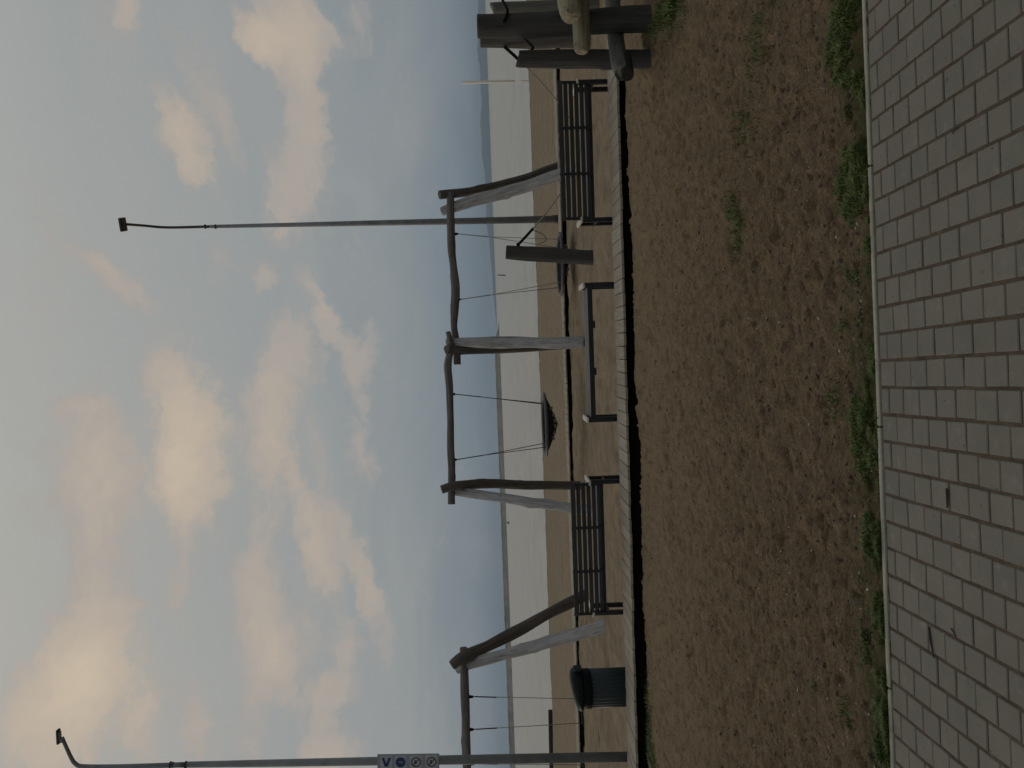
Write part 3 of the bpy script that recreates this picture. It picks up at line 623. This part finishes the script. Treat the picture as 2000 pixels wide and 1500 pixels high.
# ================================================================ LAMPS
def lamp_pole(t, pts, rads, m=None):
    mb = MB(); mb.tube(pts, rads, 24); mb.build('pole', m or M['galv'], t)
Yl = 8.90
base_ = P(1236, 1478, Yl); top = P(363, 1493.5, Yl); k = (SAND_Z-base_.z)/(top.z-base_.z); foot = base_+(top-base_)*k; foot.z = SAND_Z-.02
t = thing('lamp_post', foot, 'grey galvanised lamp post at the left edge with a sign plate and a bent arm', 'lamp post', 'lamp posts')
lamp_pole(t, [foot, foot.lerp(top, .5), top], [.058, .052, .034])
for px, r_ in ((333, .040), (363, .044), (338, .034)):
    c = P(px, 1494, Yl); mb = MB(); mb.tube([c-Vector((0, 0, .006)), c+Vector((0, 0, .006))], r_, 20); mb.build('collar', M['galv_dk'], t)
arm = [P(363, 1493.7, Yl), P(240, 1497, Yl), P(165, 1497, Yl), P(148, 1492, Yl), P(138, 1478, Yl), P(121, 1440, Yl)]
mb = MB(); mb.tube(arm, [.031, .026, .025, .024, .022, .020], 16, sub=5); mb.build('arm', M['galv'], t)
a_ = P(115, 1453, Yl); b_ = P(113.5, 1424, Yl); mb = MB(); c = (a_+b_)/2; R = (b_-a_).to_track_quat('X', 'Z').to_matrix()
mb.box(c, ((b_-a_).length, .07, .030), R, .010); hd = mb.build('lamp_head', M['galv_dk'], t)
mb = MB(); mb.box(c-Vector((-.0, 0, .019)), ((b_-a_).length*.6, .055, .008), R, .004); mb.build('lens', M['lens'], hd)
mb = MB(); c = P(121.5, 1446, Yl); mb.box(c, (.05, .05, .05), R, .01); mb.build('arm_clamp', M['galv'], t)
# sign plate with four fields
s0 = P(737, 1489, Yl-.07); s1 = P(858, 1487.5, Yl-.07); up = (s0-s1).normalized(); sc0 = (s0+s1)/2; Lh = (s0-s1).length; rt = up.cross(Vector((0, 1, 0))).normalized()*-1
rt = Vector((0, 1, 0)).cross(up).normalized()
if rt.x < 0: rt = -rt
nrm = rt.cross(up).normalized()
if nrm.y > 0: nrm = -nrm
Rs = Matrix((rt, -nrm, up)).transposed()
mb = MB(); mb.box(sc0, (.195, .006, Lh), Rs, .002); sg = mb.build('sign', M['sign_grey'], t)
def sp(x, z, d): return sc0+rt*x+up*z+nrm*d
def ringm(cx, cz, r0, r1, d, m, nm):
    mb = MB(); n = 36; A = []
    for k in range(n):
        a = 2*math.pi*k/n; A.append([mb.addv(sp(cx+math.cos(a)*rr, cz+math.sin(a)*rr, dd)) for rr, dd in ((r0, d), (r1, d), (r1, d-.0015), (r0, d-.0015))])
    for k in range(n):
        k2 = (k+1) % n
        for j in range(4): mb.face(A[k][j], A[k2][j], A[k2][(j+1) % 4], A[k][(j+1) % 4])
    return mb.build(nm, m, sg)
def discm(cx, cz, r, d, m, nm, n=36, sx=1, sz=1):
    mb = MB(); I = [mb.addv(sp(cx+math.cos(2*math.pi*k/n)*r*sx, cz+math.sin(2*math.pi*k/n)*r*sz, d)) for k in range(n)]; J = [mb.addv(sp(cx+math.cos(2*math.pi*k/n)*r*sx, cz+math.sin(2*math.pi*k/n)*r*sz, d-.0015)) for k in range(n)]
    mb.face(*I); mb.face(*J[::-1])
    for k in range(n): mb.face(I[k], J[k], J[(k+1) % n], I[(k+1) % n])
    return mb.build(nm, m, sg)
def barm(x0, z0, x1, z1, wd, d, m, nm):
    mb = MB(); dx_, dz_ = x1-x0, z1-z0; L = math.hypot(dx_, dz_); nx, nz = -dz_/L*wd/2, dx_/L*wd/2
    Q = [(x0+nx, z0+nz), (x1+nx, z1+nz), (x1-nx, z1-nz), (x0-nx, z0-nz)]; I = [mb.addv(sp(a, b, d)) for a, b in Q]; J = [mb.addv(sp(a, b, d-.0015)) for a, b in Q]
    mb.face(*I); mb.face(*J[::-1])
    for k in range(4): mb.face(I[k], J[k], J[(k+1) % 4], I[(k+1) % 4])
    return mb.build(nm, m, sg)
zs_ = [Lh*.355, Lh*.125, -Lh*.125, -Lh*.375]
for i, z in enumerate(zs_):
    mb = MB(); mb.box(sp(0, z, .0035), (.165, .003, .138), Rs, .001); mb.build('sign_field', M['sign_field'], sg)
barm(.055, zs_[0]+.040, -.045, zs_[0]+.004, .030, .008, M['sign_blue'], 'arrow'); barm(-.045, zs_[0]-.004, .055, zs_[0]-.040, .030, .008, M['sign_blue'], 'arrow')
discm(0, zs_[1], .060, .008, M['sign_blue'], 'blue_disc'); discm(.004, zs_[1]+.012, .010, .011, M['sign_pale'], 'pictogram', 16); barm(-.004, zs_[1]-.030, .006, zs_[1]+.004, .022, .011, M['sign_pale'], 'pictogram')
for z in zs_[2:]:
    ringm(0, z, .046, .060, .008, M['sign_red'], 'ring'); discm(.0, z+.006, .020, .0075, M['sign_red'], 'pictogram', 16, 1.2, .8); barm(-.036, z+.036, .036, z-.036, .010, .0095, M['sign_red'], 'slash')
# right lamp
Yr = 18.75; foot = G(1088, 428, -.17); foot = P(1088, 428, Yr); foot.z = SAND_Z-.05; top = P(322, 444.5, Yr)
t = thing('lamp_post', foot, 'tall slim lamp post behind the right swing, head seen end on', 'lamp post', 'lamp posts')
pj = P(410, 442.5, Yr)
lamp_pole(t, [foot, foot.lerp(pj, .5), pj], [.092, .070, .042])
mb = MB(); mb.tube([foot, foot+Vector((0, 0, .17))], .105, 20, endbev=.01); mb.build('base_sleeve', M['galv_dk'], t)
for px in (401, 421):
    c = P(px, 442.6, Yr); mb = MB(); mb.tube([c-Vector((0, 0, .012)), c+Vector((0, 0, .012))], .058, 16); mb.build('collar', M['galv_dk'], t)
mb = MB(); mb.tube([pj, P(345, 444.2, Yr), P(312, 443.6, Yr-.1), P(285, 441, Yr-.5), P(246, 438, Yr-1.3)], [.036, .034, .033, .032, .032], 12, sub=5); mb.build('arm', M['galv_dk'], t)
c = P(240, 438.5, Yr-1.45); RZ = Matrix.Rotation(-math.atan2(c.x, c.y)-.06, 3, 'Z'); mb = MB(); mb.box(c, (.31, .27, .06), RZ, .012); hd = mb.build('lamp_head', M['galv_dk'], t)
mb = MB(); mb.box(c-Vector((0, 0, .036)), (.24, .2, .012), RZ, .003); mb.build('lens', M['galv_dk'], hd)
# ================================================================ SWING FRAMES
def log(t, pts, rads, m, name='leg', seed=0, rough=.10, **kw):
    mb = MB(); mb.tube(pts, rads, 26, rough=rough*1.35, seed=seed, sub=9, endbev=.008, **kw)
    return mb.build(name, M[m], t)
def ground_at(p, q, z=SAND_Z-.06):       # carry the line p->q on down to level z
    k = (z-p.z)/(q.z-p.z); return p+(q-p)*k
org = P(1140, 670, 13.9); org.z = SAND_Z
t = thing('log_swing_set', org, 'long log swing frame of two crooked beams on three pairs of legs', 'swing frame', 'log swing frames')
YA, YB, YC = 15.2, 14.9, 14.2
log(t, [P(880, 376, YA), P(879.5, 410, YA), P(881, 450, YA), P(882, 487, YA-.03), P(886, 525, YA-.08), P(889.5, 562, YA-.12), P(888.5, 600, YA-.16), P(887, 637, YA-.2), P(891, 668, YB+.05), P(893, 712, YB+.05)],
    [.075, .082, .078, .082, .078, .082, .078, .072, .07, .068], 'log_beam', 'beam', 3)
log(t, [P(875, 648, YB-.10), P(879, 668, YB-.12), P(878, 690, YB-.12), P(875, 715, YB-.1), P(878, 760, YB-.2), P(880, 812, YB-.35), P(880, 850, YB-.45), P(881, 900, YB-.55), P(882, 950, YC), P(882, 985, YC-.05)],
    [.050, .058, .066, .076, .070, .066, .068, .068, .072, .070], 'log_beam', 'beam', 5)
# right pair
q0, q1 = P(1062, 337, 16.6), P(1085, 326, 16.9)
log(t, [P(858, 381, 15.15), P(900, 376, 15.35), P(960, 365, 15.8), P(1010, 352, 16.2), P(1048, 341, 16.5), ground_at(q0, q1)], [.085, .090, .085, .085, .092, .095], 'log_shade_brown', 'leg', 7)
q0, q1 = P(1050, 356, 14.7), P(1090, 342, 14.5)
log(t, [P(862, 413, 15.3), P(890, 403, 15.25), P(940, 388, 15.1), P(990, 375, 14.95), P(1040, 360, 14.75), ground_at(q0, q1)], [.080, .105, .120, .125, .120, .120], 'log_lit', 'leg', 8)
# middle pair
log(t, [P(872, 682, 14.72), P(895, 683, 14.9), P(950, 683, 15.2), P(1000, 681, 15.5), P(1060, 677, 15.9), P(1114, 672, 16.2)], [.088, .098, .088, .090, .092, .095], 'log_shade_brown', 'leg', 9)
log(t, [P(873, 667, 14.95), P(895, 668, 14.86), P(935, 669, 14.7), P(1000, 668.5, 14.45), P(1070, 670, 14.15), P(1143, 668.5, 13.85)], [.075, .088, .108, .110, .108, .108], 'log_lit', 'leg', 10)
# left pair
q0, q1 = P(1050, 948, 15.0), P(1112, 948, 15.3)
log(t, [P(862, 956, 13.98), P(890, 948, 14.05), P(940, 945, 14.35), P(1000, 946.5, 14.7), P(1050, 948, 15.0), ground_at(q0, q1)], [.080, .088, .085, .088, .092, .095], 'log_shade_brown', 'leg', 11)
q0, q1 = P(1060, 984, 13.35), P(1114, 992, 13.1)
log(t, [P(880, 958, 14.28), P(905, 962, 14.15), P(970, 971, 13.8), P(1020, 978, 13.55), P(1060, 984, 13.35), ground_at(q0, q1)], [.07, .082, .086, .088, .09, .09], 'log_lit', 'leg', 12)
# left frame
f2 = G(1185, 1221, SAND_Z); t2 = thing('log_swing_set', f2, 'log swing frame cut off by the left edge, legs splayed towards the bench', 'swing frame', 'log swing frames')
Y2 = 13.25
log(t2, [P(905, 1265, Y2+.08), P(906, 1290, Y2+.08), P(908, 1340, Y2), P(909, 1390, Y2), P(910, 1440, Y2), P(912, 1500, Y2), P(914, 1640, Y2), P(915, 1760, Y2)], [.066, .07, .078, .080, .080, .080, .08, .08], 'log_beam', 'beam', 13)
q0, q1 = P(1070, 1197, 14.4), P(1116, 1175, 14.7)
log(t2, [P(882, 1300, Y2-.12), P(905, 1284, Y2-.05), P(960, 1258, Y2+.4), P(1020, 1228, Y2+.8), P(1070, 1199, Y2+1.15), ground_at(q0, q1)], [.085, .105, .105, .105, .108, .11], 'log_shade_brown', 'leg', 14)
log(t2, [P(893, 1308, Y2+.18), P(915, 1298, Y2+.1), P(970, 1282, Y2-.1), P(1040, 1264, Y2-.4), P(1110, 1243, Y2-.7), P(1187, 1220, 12.2)], [.075, .09, .095, .10, .105, .10], 'log_lit', 'leg', 15)
pA, pB = P(905, 1745, Y2), P(905, 1760, Y2)
log(t2, [P(890, 1735, Y2-.1), P(1010, 1760, Y2-.5), P(1190, 1790, 12.2)], [.085, .1, .105], 'log_lit', 'leg', 16)
log(t2, [P(890, 1745, Y2+.1), P(1010, 1780, Y2+.8), P(1118, 1812, 14.8)], [.085, .1, .105], 'log_shade_brown', 'leg', 17)
# ---- nest swings
def nest(topA, topB, cpx, cpy, Y, rad, sag, label, hook):
    c = P(cpx, cpy, Y); t = thing('nest_swing', c, label, 'swing', 'basket swings')
    t['_o'] = tuple(c)
    mb = MB(); n = 40; pts_ = [c+Vector((math.cos(2*math.pi*k/n)*rad, math.sin(2*math.pi*k/n)*rad, 0)) for k in range(n+1)]
    mb.tube(pts_, .030, 12, cap=False); rim = mb.build('rim', M['rim'], t)
    mb = MB()
    for sgn in (-1, 1):
        for k in (-1, 0, 1): pass
    nb = 14                          # sagging net: crossing ropes
    def zs2(x, y):
        r = min(1, math.hypot(x, y)/rad); return -sag*(1-r**1.12)
    for k in range(-nb//2, nb//2+1):
        o_ = k/(nb/2)*rad*.96; h = math.sqrt(max(0, rad*rad-o_*o_))
        if h < .05: continue
        for ax in (0, 1):
            pp = []
            for j in range(13):
                s_ = -h+2*h*j/12; x, y = (o_, s_) if ax == 0 else (s_, o_); pp.append(c+Vector((x, y, zs2(x, y))))
            mb.tube(pp, .010, 5, cap=False)
    # dense mat in the middle
    mt = MB(); R_ = []
    for j in range(7):
        rr = rad*.93*j/6+.001; R_.append([mt.addv(c+Vector((math.cos(2*math.pi*k/32)*rr, math.sin(2*math.pi*k/32)*rr, zs2(rr, 0)-.004))) for k in range(32)])
    for j in range(6):
        for k in range(32): mt.face(R_[j][k], R_[j+1][k], R_[j+1][(k+1) % 32], R_[j][(k+1) % 32], smooth=True)
    mb.build('net', M['net'], t); mt.build('mat', M['net'], t)
    for q in range(6):
        x = -.26+.115*q+random.uniform(-.02, .02); y = -rad*.42; pz = zs2(x, y); g = MB()
        g.box(c+Vector((x, y-.035, pz-.030)), (.070, .008, .055), Matrix.Rotation(random.uniform(-.4, .4), 3, 'Y') @ Matrix.Rotation(.35, 3, 'X'), .002); g.build('webbing', M['tag'], t)
    for tp, sx in ((topA, 1), (topB, -1)):
        h = MB(); h.tube([tp+Vector((0, 0, .03)), tp+Vector((0, 0, -.07))], [.035, .022], 10); hk = h.build('hanger', M['rubber'], t)
        k = tp+Vector((0, 0, -.07)); e1 = c+Vector((sx*rad*.68, -rad*.72, .02)); e2 = c+Vector((sx*rad*.68, rad*.72, .02)); s_ = k.lerp((e1+e2)/2, .30)
        mb = MB(); mb.tube([k, s_], .010, 6); mb.tube([s_, e1], .0075, 6); mb.tube([s_, e2], .0075, 6); mb.build('rope', M['rope_dk'] if hook else M['rope'], t)
    return t
nest(P(888, 457, 15.2), P(893, 585, 15.1), 1094, 516, 15.1, .62, .17, 'basket swing hanging low behind the short leaning post', False)
nest(P(882, 770, 14.7), P(885, 898, 14.4), 1064, 829, 14.5, .60, .25, 'basket swing hanging high between the middle and left log legs', True)
# ---- plain swings on the left frame
def flat_swing(pa, pb, sa, sb, label):
    c = (sa+sb)/2; t = thing('swing', c, label, 'swing', 'flat swings on the left frame')
    mb = MB(); mb.box(c, ((sb-sa).length+.06, .17, .03), Matrix.Rotation(.06, 3, 'Z'), .01); mb.build('seat', M['rubber'], t)
    for a, b in ((pa, sa), (pb, sb)):
        h = MB(); h.tube([a+Vector((0, 0, .03)), a+Vector((0, 0, -.07))], [.035, .02], 10); h.build('hanger', M['rubber'], t)
        mb = MB(); mb.tube([a+Vector((0, 0, -.06)), b], .007, 6); mb.build('rope', M['rope'], t)
        mb = MB(); mb.tube([a+Vector((0, 0, -.09)), a.lerp(b, .24)], .012, 6); mb.build('rope_sleeve', M['rope_dk'], t)
flat_swing(P(917, 1361, Y2), P(918, 1425, Y2), P(1136, 1365, Y2), P(1138, 1412, Y2), 'flat black swing seat on two ropes behind the litter bin')
flat_swing(P(919, 1492, Y2), P(920, 1556, Y2), P(1140, 1494, Y2), P(1142, 1541, Y2), 'flat black swing seat at the left edge behind the lamp post')
# ================================================================ LOG POSTS AND ROPE
foot = G(1160, 503, SAND_Z-.02); top = P(988, 493, foot.y+.02)
t = thing('log_post', foot, 'short thick log post leaning to the right, in front of the low basket swing', 'post', 'log posts holding ropes')
log(t, [foot+Vector((0, 0, -.2)), foot, foot.lerp(top, .35), foot.lerp(top, .7), top], [.125, .125, .122, .118, .112], 'log_post', 'post', 21, .06)
hk = P(1012, 478, foot.y-.02)
mb = MB(); mb.tube([hk+Vector((-.05, .02, 0)), hk+Vector((.02, -.02, 0))], [.03, .03], 10); mb.build('eye_bolt', M['rubber'], t)
LP = foot
fB = G(1149, 80, SAND_Z); YBp = fB.y; tB = P(938, 81, YBp)
t = thing('log_post', fB, 'tall brown log post, half hidden behind the thick front post', 'post', 'log posts holding ropes')
log(t, [fB+Vector((0, 0, -.2)), fB, P(1040, 82, YBp), tB], [.105, .102, .098, .09], 'log_shade_brown', 'post', 22, .06)
fD = G(1168, 8, SAND_Z); tD = P(962, 17, fD.y)
t = thing('log_post', fD, 'grey log post with slanted top at the right edge', 'post', 'log posts holding ropes')
log(t, [fD+Vector((0, 0, -.2)), fD, P(1080, 13, fD.y), tD], [.095, .095, .09, .082], 'log_grey', 'post', 23, .06, cut1=(.5, 0, 0))
# hanging rope between the leaning post and the brown post
e0 = hk; e1 = P(985, 91, YBp-.05); n = 24; pts_ = []
for i in range(n+1):
    s_ = i/n; p = e0.lerp(e1, s_); p.z -= 1.12*(1-abs(1-2*s_)**1.5); pts_.append(p)
mb = MB(); mb.tube(pts_, .011, 8); c = pts_[n//2]; t = thing('rope', c, 'slack pale rope hanging between the leaning post and the right post', 'rope', 'ropes between posts'); t['_o'] = tuple(c)
mb.build('strand', M['rope'], t)
mb = MB(); mb.tube(pts_[0:3], .022, 8); mb.build('thimble', M['rubber'], t); mb = MB(); mb.tube(pts_[-3:], .026, 8); mb.build('thimble', M['rubber'], t)
tl = [e0.lerp(pts_[3], .6), e0+Vector((.16, -.03, -.40)), e0+Vector((.05, -.05, -.46)), e0+Vector((.0, -.04, -.34))]
mb = MB(); mb.tube(tl, .006, 6, sub=5); mb.build('loose_end', M['rope_dk'], t)
# ================================================================ LOG CLIMBING FRAME (right edge)
fA = G(1284, 37, .02); YAx = fA.y; tA = P(932, 51, YAx)
t = thing('log_climbing_frame', fA, 'rough log climbing frame with thick dark posts and stacked rails at the right edge', 'climbing frame')
log(t, [fA+Vector((0, 0, -.2)), fA, P(1200, 40, YAx), P(1100, 46, YAx), P(1000, 50, YAx), tA], [.11, .108, .104, .102, .098, .096], 'log_post', 'post', 31, .07)
fC = G(1278, 116, .04); tC = P(1012, 115, fC.y)
log(t, [fC+Vector((0, 0, -.2)), fC, P(1200, 115, fC.y), P(1100, 115, fC.y), tC], [.088, .084, .078, .074, .070], 'log_post', 'post', 32, .07, cut1=(-.35, 0, 0))
log(t, [P(1172, -420, YAx+.75), P(1184, -120, YAx+.50), P(1197, 10, YAx+.27), P(1202, 70, YAx+.12), P(1209, 120, YAx-.22), P(1217, 142, YAx-.38)], [.078, .074, .068, .07, .072, .066], 'log_grey', 'rail', 33, .06, cut1=(.5, 0, -.3))
log(t, [P(1222, 108, YAx-.22), P(1224, 128, YAx-.33), P(1226, 147, YAx-.45)], [.040, .052, .050], 'dark_cut', 'hollow_shade', 38, .05)
log(t, [P(1100, -500, YAx-.32), P(1122, -200, YAx-.28), P(1134, 20, YAx-.21), P(1136, 70, YAx-.2), P(1136.5, 94, YAx-.2), P(1136, 103, YAx-.2)], [.085, .085, .076, .073, .066, .044], 'log_tan', 'rail', 34, .05)
log(t, [P(1080, -500, YAx-.62), P(1098, -200, YAx-.56), P(1112, -20, YAx-.46), P(1115, 15, YAx-.43), P(1117, 33, YAx-.42), P(1118, 41, YAx-.42)], [.115, .112, .105, .098, .080, .045], 'log_tan', 'rail', 35, .06)
log(t, [P(1300, -470, YAx-.2)+Vector((0, 0, -.2)), P(1100, -465, YAx-.2), P(930, -460, YAx-.2)], [.11, .105, .1], 'log_post', 'post', 36, .07)
# black hoses looped round the post tops
mb = MB(); mb.tube([P(978, -60, YAx+.3), P(981, -5, YAx+.12), P(986, 8, YAx+.02), P(991, 20, YAx-.08), P(989, 32, YAx-.115), P(984, 44, YAx-.12)], .0125, 10, sub=6)
o = mb.build('hose', M['rubber'], origin=P(986, 15, YAx)); tag(o, 'black rubber hose looped over the top of the thick right post', 'hose')
mb = MB(); mb.tube([P(1021, 71, fC.y+.30), P(1029, 80, fC.y+.2), P(1037, 88, fC.y+.12), P(1041, 93, fC.y+.08), P(1037, 100, fC.y+.02)], .0125, 10, sub=6)
o = mb.build('hose', M['rubber'], origin=P(1035, 85, fC.y)); tag(o, 'short black hose between the thin front post and the post behind', 'hose')
# broad-leaved weeds at the foot of the thick post
mb = MB(); c0 = G(1318, 8, .02)
for _ in range(230):
    a = random.uniform(0, 6.28); r_ = min(.15, abs(random.gauss(0, .075))); b0 = c0+Vector((math.cos(a)*r_, math.sin(a)*r_*.8, 0)); b0.z = dh(b0.x, b0.y)
    d = Vector((math.cos(a+random.uniform(-.6, .6)), math.sin(a), 0)); L = random.uniform(.035, .085); w_ = L*.13; s_ = Vector((-d.y, d.x, 0))*w_; rr = random.uniform(.1, .55)
    m1 = b0+d*L*.35+Vector((0, 0, L*.55)); m2 = b0+d*L*.8+Vector((0, 0, L*.75)); tp = b0+d*L*1.2+Vector((0, 0, L*.6))
    i = [mb.addv(q, None, rr) for q in (b0, m1-s_, m1+s_, m2-s_*.8, m2+s_*.8, tp)]
    mb.face(i[0], i[2], i[1]); mb.face(i[1], i[2], i[4], i[3]); mb.face(i[3], i[4], i[5])
o = mb.build('weed_clump', M['grass'], origin=c0); tag(o, 'leafy green weed clump at the foot of the thick post', 'plant')
# ================================================================ SMALL THINGS ON THE PAVING
def twig(pts, r_, label):
    pp = [G(a, b, .004) for a, b in pts]; mb = MB(); mb.tube(pp, [r_, r_*1.1, r_*.6][:len(pp)] if len(pp) == 3 else [r_]*len(pp), 6, rough=.15); c = pp[0]
    o = mb.build('twig', M['twig'], origin=c); tag(o, label, 'twig', 'twigs on the paving')
twig([(1814, 1224), (1818, 1255), (1824, 1285)], .0032, 'long thin dark twig lying on the pavers near the left edge')
twig([(1857, 1227), (1862, 1234), (1868, 1246)], .002, 'short twig on a paver joint left of the long twig')
twig([(1849, 954), (1850, 972), (1850, 992)], .0036, 'short thick dark twig lying inside a single paver near the middle')
twig([(1872, 249), (1862, 255), (1861, 262)], .0022, 'small dark twig on a paver joint at the right side')
# ================================================================ HAZE
HAZE = True
if HAZE:
    mb = MB(); mb.box((0, 3600, 65), (19600, 11700*1.0, 140), None, 0)
    m = bpy.data.materials.new('sea haze'); m.use_nodes = True; n = NT(m.node_tree); n.n.clear()
    pv = n.add('ShaderNodeVolumePrincipled'); pv.inputs['Color'].default_value = (.62, .78, .97, 1); pv.inputs['Density'].default_value = 1.5e-4; pv.inputs['Anisotropy'].default_value = .1
    ou = n.add('ShaderNodeOutputMaterial'); n.l.new(pv.outputs[0], ou.inputs['Volume'])
    o = mb.build('haze', m); tag(o, 'thin blue sea haze', None, None, 'stuff'); o.display_type = 'WIRE'
for o in list(bpy.data.objects):
    if '_o' in o: del o['_o']
